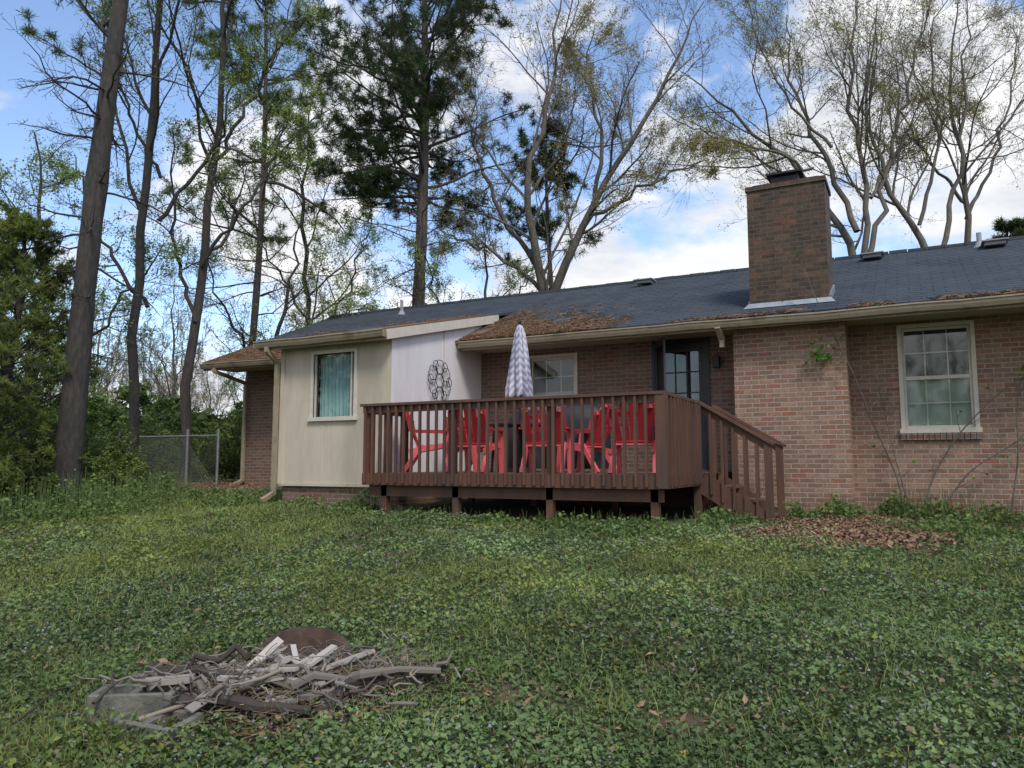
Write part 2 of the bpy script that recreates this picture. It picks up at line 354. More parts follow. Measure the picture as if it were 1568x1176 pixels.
a.obj('chimney_cap',M_metal,house)
a=Acc()
a.add([(-2.22,11.72,2.31),(-.93,11.72,2.31),(-1.0,11.77,2.39),(-2.15,11.77,2.39)],q=[(0,1,2,3)])
a.beam((-1.01,11.8,2.36),(-1.01,12.5,2.66),.03,.12);a.beam((-2.14,11.8,2.36),(-2.14,12.5,2.66),.03,.12);a.obj('chimney_flashing',M_flash,house)
def slab(a,pts,th):
    p=np.array(pts,float);q=p-np.array((0,0,th));v=np.concatenate([p,q])
    a.add(v,q=[(0,1,2,3),(7,6,5,4),(0,4,5,1),(1,5,6,2),(2,6,7,3),(3,7,4,0)])
def rz(y): return 2.13+.415*(y-11.32)
a=Acc();RX0,RX1=-13.4,9.4
ny_=30;e_=(15.4-11.32)/ny_
for i in range(ny_):
    y0=11.32+i*e_;y1=y0+e_+ (.0 if i==ny_-1 else .03)
    slab(a,[(RX0,y0,rz(y0)+.006),(RX1,y0,rz(y0)+.006),(RX1,y1,rz(y1)-.001),(RX0,y1,rz(y1)-.001)],.02)
slab(a,[(RX0,11.325,rz(11.325)-.02),(RX1,11.325,rz(11.325)-.02),(RX1,15.39,rz(15.39)-.02),(RX0,15.39,rz(15.39)-.02)],.03)
slab(a,[(RX0,15.402,rz(15.4)),(RX1,15.402,rz(15.4)),(RX1,19.5,rz(11.3)),(RX0,19.5,rz(11.3))],.05)
SX0,SX1=-9.62,-6.98
def sz(y): return 2.03+.235*(y-9.22)
slab(a,[(SX0,9.22,sz(9.22)),(SX1,9.22,sz(9.22)),(SX1,13.35,sz(13.35)),(SX0,13.35,sz(13.35))],.045)
a.obj('roof_shingles',M_roof,house)
a=Acc();
for i in range(75):
    x0=RX0+i*.305;a.box(x0,x0+.29,15.3,15.5,rz(15.4)-.03,rz(15.4)+.018+.006*(i%2))
a.obj('ridge_caps',M_roof,house)
a=Acc()
a.box(RX0,RX1,11.40,YW,2.02,2.035)
a.box(SX0+.05,-9.3,9.3,12.2,1.94,1.955);a.box(SX0+.05,SX1-.03,9.3,9.5,1.93,1.945);a.obj('soffits',M_soffit,house)
a=Acc()
def gutter(a,x0,x1,y,zt):
    prof=[(0,-.11),(-.075,-.11),(-.10,-.06),(-.105,-.03),(-.12,-.02),(-.12,0),(-.108,0),(-.1,-.02),(-.07,-.095),(0,-.095)]
    n=len(prof);m_=int((x1-x0)/.6)+2;xs_=np.linspace(x0,x1,m_);sag=.006*rng.normal(size=m_)
    V=np.array([[(xs_[j],y+p,zt+q+sag[j]) for p,q in prof] for j in range(m_)]);I=np.arange(m_*n).reshape(m_,n)
    a.add(V,q=np.stack([I[:-1,:-1],I[:-1,1:],I[1:,1:],I[1:,:-1]],-1))
    a.box(x0-.004,x0,y-.12,y,zt-.11,zt);a.box(x1,x1+.004,y-.12,y,zt-.11,zt)
gutter(a,-6.97,RX1,11.38,2.10);gutter(a,RX0,-9.65,11.38,2.10);gutter(a,SX0,SX1,9.26,2.0)
a.box(-6.95,RX1,11.382,11.402,1.96,2.075);a.box(RX0,-9.65,11.382,11.402,1.96,2.075);a.box(SX0,SX1,9.262,9.282,1.86,1.975)
def spout(a,x,y0,y1,zt,zb,kick=-1):
    a.beam((x,y0,zt),(x,y0,zt-.08),.07,.06);a.beam((x,y0,zt-.06),(x,y1,zt-.24),.07,.055,up=(1,0,0))
    a.beam((x,y1,zt-.2),(x,y1,zb+.12),.075,.055,up=(0,1,0));a.beam((x,y1,zb+.14),(x+.03,y1-.28,zb+.03),.07,.06)
spout(a,-9.36,9.19,9.43,1.90,-.62);spout(a,-13.0,11.3,12.17,1.99,-.5)
a.beam((-2.52,11.3,2.0),(-2.5,11.5,1.83),.08,.06);a.beam((-2.5,11.5,1.85),(-2.5,11.5,1.72),.08,.06);a.obj('gutters_and_downspouts',M_trim,house)
W_B=(-8.62,-7.78,.74,1.76)
wall_xz('bumpout_front_siding',M_cream,-9.3,-7.07,-.33,1.94,9.5,[W_B],.08)
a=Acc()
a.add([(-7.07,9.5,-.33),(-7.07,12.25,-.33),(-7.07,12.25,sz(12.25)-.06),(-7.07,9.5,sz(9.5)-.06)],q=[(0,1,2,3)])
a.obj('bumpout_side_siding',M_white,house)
a=Acc();a.add([(-9.3,9.5,-.33),(-9.3,12.25,-.33),(-9.3,12.25,sz(12.25)-.06),(-9.3,9.5,sz(9.5)-.06)],q=[(0,1,2,3)]);a.obj('bumpout_left_siding',M_cream,house)
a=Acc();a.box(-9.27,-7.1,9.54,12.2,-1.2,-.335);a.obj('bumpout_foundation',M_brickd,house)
a=Acc();a.box(-9.2,-7.2,9.75,12.2,-.3,1.9);a.obj('bumpout_interior',M_dark,house)
a=Acc()
a.beam((-6.99,9.24,sz(9.24)-.1),(-6.99,12.75,sz(12.75)-.1),.03,.15,up=(0,0,1));a.obj('rake_board',M_trimw,house)
a=Acc()
for xx in(-8.43,): a.box(xx,xx+.012,9.488,9.5,-.33,.70)
a.box(-9.32,-9.24,9.47,9.5,-.33,1.92);a.box(-9.3,-7.07,9.478,9.5,-.36,-.31)
a.box(-7.07,-7.055,10.95,10.965,.0,2.3);a.obj('siding_battens',M_cream,house)
def window(x0,x1,z0,z1,y,trim,kind):
    a=Acc();f=.055
    a.box(x0-f,x0,y-.025,y+.06,z0-f,z1+f);a.box(x1,x1+f,y-.025,y+.06,z0-f,z1+f)
    a.box(x0,x1,y-.025,y+.06,z1,z1+f);a.box(x0-f-.02,x1+f+.02,y-.05,y+.06,z0-f-.01,z0)
    if kind=='dh':
        zm=(z0+z1)/2
        a.box(x0,x1,y+.02,y+.07,zm-.025,zm+.025)
        for zz in(z0,z1-.04): a.box(x0,x1,y+.022,y+.068,zz,zz+.04)
        for xx in(x0,x1-.035): a.box(xx,xx+.035,y+.021,y+.069,z0+.04,z1-.04)
        for k in(1,2):
            xx=x0+(x1-x0)*k/3;a.box(xx-.008,xx+.008,y+.048,y+.06,z0+.04,z1-.04)
        for zz in((z0+zm)/2,(z1+zm)/2): a.box(x0+.03,x1-.03,y+.049,y+.059,zz-.008,zz+.008)
    else:
        a.box(x1-.10,x1-.075,y+.02,y+.05,z0,z1)
        a.box(x0,x0+.02,y+.02,y+.05,z0,z1)
    a.obj('window_frame',trim,house)
    a=Acc();a.add([(x0,y+.045,z0),(x1,y+.045,z0),(x1,y+.045,z1),(x0,y+.045,z1)],q=[(0,1,2,3)]);a.obj('window_glass',M_glass,house)
window(*W_R,YW,M_trimw,'dh');window(*W_P,YW,M_trimw,'dh');window(*W_R2,YW,M_trimw,'dh');window(*W_B,9.5,M_trimw,'p')
a=Acc()
for W in(W_R,W_P,W_R2):
    z=W[2];top=W[2]+(W[3]-W[2])*(.50 if W is not W_P else .55)
    while z<top:
        a.add([(W[0],YW+.10,z),(W[1],YW+.10,z),(W[1],YW+.114,z+.03),(W[0],YW+.114,z+.03)],q=[(0,1,2,3)]);z+=.028
a.obj('window_blinds',M_blind,house)
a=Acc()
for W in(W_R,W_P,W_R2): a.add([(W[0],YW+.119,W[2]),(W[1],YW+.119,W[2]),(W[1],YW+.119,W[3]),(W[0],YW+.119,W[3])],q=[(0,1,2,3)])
a.obj('window_reflection_sheet',M_winrefl,house)  # sheet behind the blinds; its dark green imitates the pane reflection
a=Acc();n=60;xx=np.linspace(-8.62,-7.86,n);yy=9.66+.03*np.sin(np.arange(n)*1.05)+.012*np.sin(np.arange(n)*.37)
v=np.concatenate([np.stack([xx,yy,np.full(n,.74)],1),np.stack([xx,yy,np.full(n,1.74)],1)]);i=np.arange(n-1)
a.add(v,q=np.stack([i,i+1,i+1+n,i+n],1));a.obj('window_curtain',M_curt,house,smooth=True)
a=Acc()
for W in(W_R,W_R2):
    for k in range(14): 
        w=(W[1]-W[0]+.14)/14;a.box(W[0]-.07+k*w+.004,W[0]-.07+(k+1)*w-.004,YW-.05,YW-.002,W[2]-.16,W[2]-.066)
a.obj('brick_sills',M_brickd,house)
# door
a=Acc();x0,x1,z0,z1=DR
a.box(x0-.06,x0,YW-.03,YW+.08,z0,z1+.06);a.box(x1,x1+.06,YW-.03,YW+.08,z0,z1+.06);a.box(x0,x1,YW-.03,YW+.08,z1,z1+.06);a.obj('door_frame',M_doorm,house)
a=Acc()
a.box(x0,x0+.12,YW+.02,YW+.06,z0,z1);a.box(x1-.12,x1,YW+.02,YW+.06,z0,z1);a.box(x0+.12,x1-.12,YW+.02,YW+.06,z0,z0+.9);a.box(x0+.12,x1-.12,YW+.02,YW+.06,z1-.14,z1)
for k in(1,2): xx=x0+.12+(x1-x0-.24)*k/3;a.box(xx-.01,xx+.01,YW+.025,YW+.055,z0+.9,z1-.14)
for k in(1,2): zz=z0+.9+(z1-z0-1.04)*k/3;a.box(x0+.12,x1-.12,YW+.027,YW+.053,zz-.01,zz+.01)
Ms=Mt(x0,YW-.04,0,math.radians(-62))
a.box(0,.07,-.015,.015,z0,z1,M=Ms);a.box(.68,.76,-.015,.015,z0,z1,M=Ms);a.box(.07,.68,-.015,.015,z0,z0+.25,M=Ms);a.box(.07,.68,-.015,.015,z1-.1,z1,M=Ms);a.box(.07,.68,-.015,.015,.85,.93,M=Ms)
a.obj('door_leaf',M_doorm,house)
a=Acc();a.add([(x0+.12,YW+.04,z0+.9),(x1-.12,YW+.04,z0+.9),(x1-.12,YW+.04,z1-.14),(x0+.12,YW+.04,z1-.14)],q=[(0,1,2,3)])
v=np.array([(.07,0,z0+.25),(.68,0,z0+.25),(.68,0,z1-.1),(.07,0,z1-.1)])@Ms[:3,:3].T+Ms[:3,3];a.add(v,q=[(0,1,2,3)]);a.obj('door_glass',M_glass,house)
a=Acc();a.box(-2.78,-2.70,YW-.03,YW-.002,1.55,1.70);a.beam((-2.74,YW-.03,1.66),(-2.74,YW-.12,1.70),.02,.02);a.box(-2.79,-2.69,YW-.17,YW-.07,1.50,1.66);a.box(-2.80,-2.68,YW-.18,YW-.06,1.66,1.68);a.obj('porch_lamp',M_metal,house)
# roof vents
a=Acc()
def pipe(x,y,h,r=.04):
    z=rz(y);a.tubes(np.array([(x,y,z-.05),(x,y,z+h)]),np.array([r,r]),10);a.tubes(np.array([(x,y,z-.02),(x,y,z+.09)]),np.array([r*2.6,r*1.1]),10)
pipe(-10.6,14.6,.34);pipe(-4.9,14.9,.15);pipe(1.1,15.0,.25);pipe(2.0,14.5,.25,.06)
def bvent(x,y):
    z=rz(y);a.box(x-.15,x+.15,y-.15,y+.15,z+.02,z+.08);a.box(x-.19,x+.19,y-.2,y+.15,z+.08,z+.10)
bvent(-.55,14.9);bvent(1.3,14.8);bvent(-4.75,14.9)
a.obj('roof_vents',M_pipe,house)
a=Acc();a.box(1.35,1.75,YW-.02,YW-.002,-.62,-.42)
for k in range(5): a.box(1.37,1.73,YW-.035,YW-.02,-.6+k*.035,-.585+k*.035)
a.obj('foundation_vent',M_pipe,house)
# wall art
a=Acc();cy,cz=10.78,1.38
def hexring(cy,cz,r,rot=0,tw=.006,xo=-7.03):
    an=np.arange(7)*np.pi/3+rot;p=np.stack([np.full(7,xo),cy+r*np.cos(an),cz+r*np.sin(an)],1)
    for i in range(6): a.tubes(np.array([p[i],p[i+1]]),np.array([tw,tw]),5)
hexring(cy,cz,.12)
for k in range(6):
    an=k*np.pi/3+np.pi/6;hexring(cy+.23*np.cos(an),cz+.23*np.sin(an),.13,xo=-7.03+.01*(k%2))
    hexring(cy+.28*np.cos(an+.5),cz+.28*np.sin(an+.5),.085,.3,xo=-7.02)
art=a.obj('metal_wall_art',M_metal)
# straw on roofs and gutter debris
a=Acc();n=9000
x=rng.uniform(-6.95,-4.0,n);y=11.3+np.abs(rng.normal(0,.5,n))*(1+(-x-4.2)*.3);k=(rng.random(n)<((-x-3.8)/2.8)*1.1*np.clip(vnoise(x,y,2.2,2)*2-.3,0,1));x,y=x[k],y[k]
zz=rz(y)+.016
x2=rng.uniform(-8.6,-7.0,1800);y2=9.3+np.abs(rng.normal(0,1.5,1800));k=(vnoise(x2,y2,1.5,2)>.42)&(y2<12.6);x2,y2=x2[k],y2[k]
x3=rng.uniform(-6.9,9,2200);y3=rng.uniform(11.28,11.45,2200);k=vnoise(x3,y3,2,4)>.55;x3,y3=x3[k],y3[k]
x4=rng.uniform(-13.3,-9.6,2500);y4=11.35+np.abs(rng.normal(0,.8,2500))
x=np.concatenate([x,x2,x3,x4]);y=np.concatenate([y,y2,y3,y4]);z=np.concatenate([zz,sz(y2)+.012,rz(y3)+.012,rz(y4)+.016])
an=rng.uniform(0,np.pi,len(x));l=rng.uniform(.03,.09,len(x));d=np.stack([np.cos(an)*l,np.sin(an)*l,rng.uniform(0,.03,len(x))],1);C=np.stack([x,y,z],1)
f=rng.random((len(x),1));a.tubes(np.stack([C-d,C+d],1),np.full((len(x),2),.004),3,col=np.array((.10,.06,.034))*(1-f)+np.array((.27,.165,.095))*f)
a.obj('pine_straw',M_matt,house)
# ---------------------------------------------------------------- deck
deck=empty('wooden_deck');DX0,DX1,DY0,DY1,DZ=-6.8,-2.54,8.5,12.22,-.13
a=Acc();y=DY0+.04
while y<DY1-.1: a.box(DX0+.04,DX1-.04,y,y+.138,DZ-.03,DZ-.001*rng.random());y+=.144
for k in range(3): 
    z=DZ-.17*(k+1);a.box(DX1+.03+.28*k,DX1+.33+.28*k,10.24,11.06,z-.035,z)
a.obj('floor_boards',M_deckf,deck)
a=Acc()
a.box(DX0,DX1,DY0,DY0+.038,DZ-.16,DZ+.0);a.box(DX0,DX0+.038,DY0+.04,DY1,DZ-.16,DZ);a.box(DX1-.038,DX1,DY0+.04,DY1,DZ-.16,DZ)
a.box(DX0+.05,DX1-.05,DY0+.10,DY0+.19,DZ-.31,DZ-.16)
for xx in np.arange(DX0+.4,DX1-.1,.4): a.box(xx,xx+.038,DY0+.04,DY1,DZ-.16,DZ-.035)
for xx in(-6.5,-5.35,-4.0,-2.68):
    for yy in(8.6,10.9): a.box(xx-.045,xx+.045,yy,yy+.09,-1.1,DZ-.16)
RT=DZ+.95
a.box(DX0-.02,DX1+.03,DY0-.05,DY0+.09,RT-.035,RT)
a.box(DX0-.02,DX0+.12,DY0+.09,9.45,RT-.035,RT);a.box(DX1-.11,DX1+.03,DY0+.09,10.26,RT-.035,RT)
a.box(DX0,DX1,DY0-.001,DY0+.037,RT-.125,RT-.037);a.box(DX0+.001,DX0+.038,DY0+.04,9.45,RT-.125,RT-.037);a.box(DX1-.037,DX1-.001,DY0+.04,10.2,RT-.125,RT-.037)
def bal(x,y):
    x+=.003*rng.normal();z0=DZ-.135+.004*rng.normal();a.box(x-.016,x+.016,y-.016,y+.016,z0,RT-.04)
for i in range(33): bal(DX0+.06+i*(DX1-DX0-.12)/32,DY0-.02)
for i in range(1,7): bal(DX0-.02,DY0+i*.135)
for i in range(1,13): bal(DX1+.02,DY0+i*.135)
for (xx,yy) in((DX0+.045,DY0+.085),(DX1-.045,DY0+.085),(DX1-.045,10.2),(DX0+.045,9.42),(DX0+1.42,DY0+.085),(DX0+2.84,DY0+.085),(DX1-.045,11.12)): a.box(xx-.045,xx+.045,yy-.045,yy+.045,-1.0 if yy>10 else DZ-.15,RT-.036)
a.box(DX1-.06,DX1+.05,DY0-.04,DY0+.05,DZ-.15,RT-.036)
x0s,x1s=DX1,-1.68
for yy in(10.2,11.1):
    a.beam((x0s,yy,DZ-.12),(x1s+.06,yy,-.82),.04,.25,up=(0,0,1))
    a.box(x1s-.045,x1s+.045,yy-.045,yy+.045,-.95,.26)
    a.beam((x0s-.02,yy,RT-.0),(x1s+.08,yy,.24),.14,.035);a.beam((x0s,yy,RT-.08),(x1s,yy,.2),.037,.09)
    for k in range(1,6):
        f=k/6;xx=x0s+(x1s-x0s)*f;zt=RT-.06+(.22-RT)*f;zb=DZ-.10+(-.70-DZ)*f
        a.box(xx-.017,xx+.017,yy-.045,yy-.012,zb-.08,zt)
a.beam((x1s-.25,10.65,-.78),(x1s-.25,10.65,-.6),.05,.8)
a.obj('frame_and_railing',M_deck,deck)
a=Acc();a.box(DX0+.1,-2.7,12.05,12.2,-1.0,-.15);a.obj('ledger_shade_panel',M_deck,deck)  # ledger carried down full height as a dark panel imitating under-deck shade
# ---------------------------------------------------------------- chairs
def chair(x,y,rot,k=1):
    e=empty('patio_chair');M=Mt(x,y,DZ,rot)
    a=Acc();b=Acc()
    for i in range(5):
        xx=-.2+i*.1;top=.93-.045*abs(i-2)**1.4
        p0=np.array((xx*.9,-.17,.36));p1=np.array((xx*1.15,-.36,top))
        a.beam(p0,p1,.078,.018,up=(0,1,0),M=M)
        a.tubes((np.array([p1,p1+np.array((0,-.012,.045))]))@M[:3,:3].T+M[:3,3],np.array([.037,.012]),8)
    a.beam((-.24,-.19,.42),(.24,-.19,.42),.02,.05,M=M);a.beam((-.26,-.28,.74),(.26,-.28,.74),.02,.05,M=M)
    for i in range(5): b.box(-.24,.24,-.2+i*.1,-.11+i*.1,.36+.012*i,.38+.012*i,M=M)
    for sx in(-1,1):
        b.beam((sx*.27,.28,.0),(sx*.27,.22,.58),.05,.06,M=M);b.beam((sx*.27,-.38,.0),(sx*.25,-.12,.40),.05,.06,M=M)
        a.beam((sx*.30,.30,.59),(sx*.29,-.28,.60),.09,.025,M=M);b.beam((sx*.25,.26,.40),(sx*.25,-.3,.30),.03,.07,M=M)
        a.beam((sx*.29,-.27,.59),(sx*.27,-.33,.86),.03,.05,M=M)
    a.obj('backrest_and_arms',M_red,e);b.obj('seat_and_legs',M_coral,e)
chair(-6.3,9.45,math.radians(-60));chair(-5.5,9.4,math.radians(5));chair(-4.45,9.5,math.radians(15))
chair(-4.25,10.35,math.radians(80));chair(-3.15,9.4,math.radians(10));chair(-6.2,10.5,math.radians(-100))
a=Acc();tx,ty=-5.25,10.25
an=np.linspace(0,2*np.pi,33)[:-1]
ring=np.stack([tx+.5*np.cos(an),ty+.5*np.sin(an)],1)
for z0_,z1_ in((.56,.58),):
    V=[(p[0],p[1],z0_) for p in ring]+[(p[0],p[1],z1_) for p in ring]+[(tx,ty,z1_),(tx,ty,z0_)]
    n=32;a.add(V,q=[(i,(i+1)%n,n+(i+1)%n,n+i) for i in range(n)],t=[(n+i,n+(i+1)%n,2*n) for i in range(n)]+[((i+1)%n,i,2*n+1) for i in range(n)])
for k in range(4):
    an_=k*np.pi/2+.4;a.beam((tx+.38*math.cos(an_),ty+.38*math.sin(an_),.56),(tx+.42*math.cos(an_),ty+.42*math.sin(an_),DZ),.03,.03)
a.obj('patio_table',M_metal)
# umbrella
um=empty('patio_umbrella')
a=Acc();a.tubes(np.array([(tx,ty,DZ),(tx,ty,2.10)]),np.array([.019,.019]),10);a.tubes(np.array([(tx,ty,2.08),(tx,ty,2.13),(tx,ty,2.2)]),np.array([.02,.028,.006]),10)
a.tubes(np.array([(tx,ty,DZ),(tx,ty,DZ+.07)]),np.array([.22,.18]),20);a.obj('pole_and_base',M_metal,um)
a=Acc();nz=120;na=96
zz=np.linspace(.98,2.1,nz);prof=np.interp(zz,[.98,1.0,1.10,1.35,1.7,1.95,2.05,2.1],[.11,.165,.175,.15,.115,.08,.05,.015])
th=np.arange(na)*2*np.pi/na
R_=prof[:,None]*(1+.26*np.cos(8*th+zz[:,None]*3.5)*np.interp(zz,[1,2.1],[1,.3])[:,None]+.07*np.sin(3*th+2+zz[:,None]*2))
P_=np.stack([tx+R_*np.cos(th),ty+R_*np.sin(th),np.repeat(zz[:,None],na,1)+.03*np.cos(8*th+1)[None]*np.interp(zz,[1,1.3],[1,0])[:,None]],-1)
I=np.arange(nz*na).reshape(nz,na)
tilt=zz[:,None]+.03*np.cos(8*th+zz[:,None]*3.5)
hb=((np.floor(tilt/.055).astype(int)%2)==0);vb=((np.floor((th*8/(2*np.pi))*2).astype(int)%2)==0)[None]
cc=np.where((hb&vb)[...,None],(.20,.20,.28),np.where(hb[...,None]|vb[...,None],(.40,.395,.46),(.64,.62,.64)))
a.add(P_,q=np.stack([I[:-1],np.roll(I[:-1],-1,1),np.roll(I[1:],-1,1),I[1:]],-1),col=cc.reshape(-1,3))
a.obj('folded_canopy',M_fab,um,smooth=True)
def grill(x,y,rot,w,h):
    a=Acc();M=Mt(x,y,DZ,rot);nzz=14;nn=40;V=[]
    for j in range(nzz):
        f=j/(nzz-1);z=.05+(h-.05)*f;sc=1.0+.06*(1-f) if f<.75 else math.sqrt(max(0,1-((f-.75)/.27)**2))*1.0
        for i in range(nn):
            t=2*np.pi*i/nn;c,s_=math.cos(t),math.sin(t)
            rx=w*sc*np.sign(c)*abs(c)**.5;ry=.27*sc*np.sign(s_)*abs(s_)**.5
            k=1+.05*math.sin(t*9+f*3)*(1-f);V.append((rx*k,ry*k,z))
    V=np.array(V)@M[:3,:3].T+M[:3,3];I=np.arange(nzz*nn).reshape(nzz,nn)
    a.add(V,q=np.stack([I[:-1],np.roll(I[:-1],-1,1),np.roll(I[1:],-1,1),I[1:]],-1));a.obj('covered_grill',M_cover,None,smooth=True)
grill(-4.55,11.0,.1,.40,1.05);grill(-5.6,11.3,.0,.34,1.0)
# ---------------------------------------------------------------- trees
UP=np.array((0,0,1.))
def grow(S,D,L,r0,r1,nseg,wig,trop,rg):
    P=[S];d=nrm(D)
    for i in range(nseg):
        d=nrm(d+wig*rg.normal(size=d.shape)+trop*UP);P.append(P[-1]+d*(L/nseg)[:,None])
    P=np.stack(P,1);t=np.linspace(0,1,nseg+1)
    return P,r0[:,None]*(1-t)+r1[:,None]*t
def spawn(P,R,k,t0,t1,ang,asd,lf,rg,rf=.6,Lmin=0.05):
    B,n,_=P.shape;t=(rg.random((B,k))*.9+np.arange(k)*1.0)/k
    t=t0+(t1-t0)*t;x=t*(n-1);i=np.clip(np.floor(x).astype(int),0,n-2);f=(x-i)
    bi=np.arange(B)[:,None];S=P[bi,i]*(1-f[...,None])+P[bi,i+1]*f[...,None];T=nrm(P[bi,i+1]-P[bi,i])
    r=R[bi,i]*(1-f)+R[bi,i+1]*f
    per=nrm(np.cross(T,rg.normal(size=T.shape)));a=np.radians(ang+asd*rg.normal(size=t.shape))[...,None]
    D=T*np.cos(a)+per*np.sin(a)
    Ltot=np.linalg.norm(np.diff(P,axis=1),axis=2).sum(1)[:,None]
    L=np.maximum(lf*Ltot*(1.15-.6*t)*rg.uniform(.6,1.25,t.shape),Lmin)
    return S.reshape(-1,3),D.reshape(-1,3),L.ravel(),(r*rf).ravel()
def limbs_tree(name,bx,by,limbs,seed,bark,ks=(9,7,6,2),lens=(.32,.5,.5,.6),leafn=3,leafcol=((.2,.2,.06),(.3,.26,.12)),leafsz=.03,tstart=.3,depth=.35,trop=.07,ang=42,leafspread=.12,sides=8,tw=.004,rs=1.0,wob=.07):
    rg=np.random.default_rng(seed);e=empty(name);w=Acc();lv=Acc()
    allP=[];allR=[]
    for li,L in enumerate(limbs):
        dz=depth*rg.normal();pts=[]
        for j,p in enumerate(L):
            r,z,rad=p[:3];dp=(p[3] if len(p)>3 else dz*max(0,j-0)*1.0)
            pts.append((bx+Rv[0]*r+Fv[0]*dp,by+Rv[1]*r+Fv[1]*dp,z,rad*rs))
        pts=np.array(pts);t=np.linspace(0,len(pts)-1,17);q=np.stack([np.interp(t,np.arange(len(pts)),pts[:,k]) for k in range(4)],1)
        for _ in range(2): q[1:-1]=(q[:-2]+2*q[1:-1]+q[2:])/4
        q[1:-1,:3]+=rg.normal(size=(15,3))*wob
        allP.append(q[:,:3]);allR.append(q[:,3])
    P=np.array(allP);R=np.array(allR)
    w.tubes(P,R,sides)
    tips=[];cP,cR=P,R
    for l,k in enumerate(ks):
        S,D,L,r=spawn(cP,cR,k,tstart if l==0 else .15,1.0,ang,12,lens[l],rg,.5)
        r=np.clip(r,tw,.05);ns=[7,5,4,2][l]
        cP,cR=grow(S,D,L,r,np.maximum(r*.3,tw*.7),ns,[.15,.17,.18,.15][l],trop,rg)
        w.tubes(cP,cR,[5,4,3,3][l]);
        if l>=len(ks)-2: tips.append(cP)
    w.obj('trunk_and_branches',bark,e,smooth=True)
    if leafn>0:
        T=tips[-1];pts=T[:,1:].reshape(-1,3);pts=np.repeat(pts,leafn,0);pts=pts+rg.normal(size=pts.shape)*leafspread*.5
        pts=pts[rg.random(len(pts))<np.clip((vnoise(pts[:,0]+pts[:,2],pts[:,1]-pts[:,2]*.7,.9,3)-.22)*2.4,.05,1)]
        f=rg.random((len(pts),1));col=np.array(leafcol[0])*(1-f)+np.array(leafcol[1])*f
        leaves(lv,pts,rg.uniform(.6,1.3,len(pts))*leafsz,col,.1,rg);lv.obj('foliage',M_leaf,e)
    return e
def pine(name,bx,by,h,r,cs,maxlen,seed,bark=M_barkp,nb=60,lean=(0,0),needle=.17,nn=16,c0=(.022,.045,.016),c1=(.07,.105,.03),ks=(8,4),updir=.25,shape=.75,dead=14,nw=.010,shade=1,clump=1):
    rg=np.random.default_rng(seed);e=empty(name);z0=float(G(bx,by))-.1;w=Acc();lv=Acc()
    t=np.linspace(0,1,28);ax=np.stack([bx+lean[0]*t*h+.12*np.sin(t*5+seed),by+lean[1]*t*h+.1*np.cos(t*4+seed),z0+t*h],1)
    rad=r*(1-t)**.75+.02;rad*=1+.04*rg.normal(size=28);rad[0]*=1.2;w.tubes(ax,rad,14)
    tt=cs+(1-cs)*(np.sort(rg.random(nb))**.9);S=np.stack([np.interp(tt,t,ax[:,k]) for k in range(3)],1)
    az=rg.uniform(0,2*np.pi,nb)+np.arange(nb)*2.4;rel=(tt-cs)/(1-cs)
    L=maxlen*(np.clip(1-rel,0,1)**shape)*np.clip(.55+rel*3,0,1)*rg.uniform(.5,1.2,nb)+.4
    D=np.stack([np.cos(az),np.sin(az),updir+.5*rel+.15*rg.normal(size=nb)],1)
    P,R=grow(S,D,L,np.clip(L*.014,.010,.06),np.full(nb,.006),8,.14,.02,rg);w.tubes(P,R,6)
    S,D,L2,rr=spawn(P,R,ks[0],.25,1,48,12,.34,rg,.6);P2,R2=grow(S,D,L2,np.clip(rr,.005,.02),np.full(len(L2),.004),5,.14,.06,rg);w.tubes(P2,R2,4)
    S,D,L3,rr=spawn(P2,R2,ks[1],.2,1,45,14,.45,rg,.6);P3,R3=grow(S,D,L3,np.full(len(L3),.005),np.full(len(L3),.003),3,.15,.12,rg);w.tubes(P3,R3,3)
    if dead:
        tt=rg.uniform(cs*.45,cs*1.1,dead);S=np.stack([np.interp(tt,t,ax[:,k]) for k in range(3)],1);az=rg.uniform(0,2*np.pi,dead)
        D=np.stack([np.cos(az),np.sin(az),.15*rg.normal(size=dead)],1);Pd,Rd=grow(S,D,rg.uniform(.3,1,dead)*maxlen*.8,np.full(dead,.024),np.full(dead,.006),7,.18,-.01,rg);w.tubes(Pd,Rd,5)
        S,D,L_,rr=spawn(Pd,Rd,8,.15,1,50,15,.3,rg,.6);Pe,Re=grow(S,D,L_,np.clip(rr,.005,.015),np.full(len(L_),.003),4,.2,.03,rg);w.tubes(Pe,Re,3)
        S,D,L_,rr=spawn(Pe,Re,4,.15,1,50,15,.45,rg,.6);Pe,Re=grow(S,D,L_,np.full(len(L_),.004),np.full(len(L_),.003),2,.2,.03,rg);w.tubes(Pe,Re,3)
    w.obj('trunk_and_branches',bark,e,smooth=True)
    C=np.concatenate([P3[:,-1],P3[:,2],P2[:,-1]])
    if clump>1: C=np.repeat(C,clump,0);C=C+rg.normal(size=C.shape)*needle*.6
    keep=rg.random(len(C))<.9;C=C[keep];n=len(C)
    d=rg.normal(size=(n,nn,3));d[...,2]+=.35;d=nrm(d);l=needle*rg.uniform(.6,1.15,(n,nn,1))
    sd=nrm(np.cross(d,rg.normal(size=d.shape)))*nw
    b=C[:,None]+d*l*.08;tp=C[:,None]+d*l
    V=np.stack([b-sd,b+sd,tp+sd*.5,tp-sd*.5],2)
    f=np.clip(rg.random((n,1,1))*.6+.4*rg.random((n,nn,1))+.15*d[...,2:3],0,1);col=(np.array(c0)*(1-f)+np.array(c1)*f)
    lv.add(V,q=np.arange(n*nn*4).reshape(-1,4),col=np.repeat(col.reshape(-1,3),4,0));lv.obj('needles',M_leaf,e)
    return e
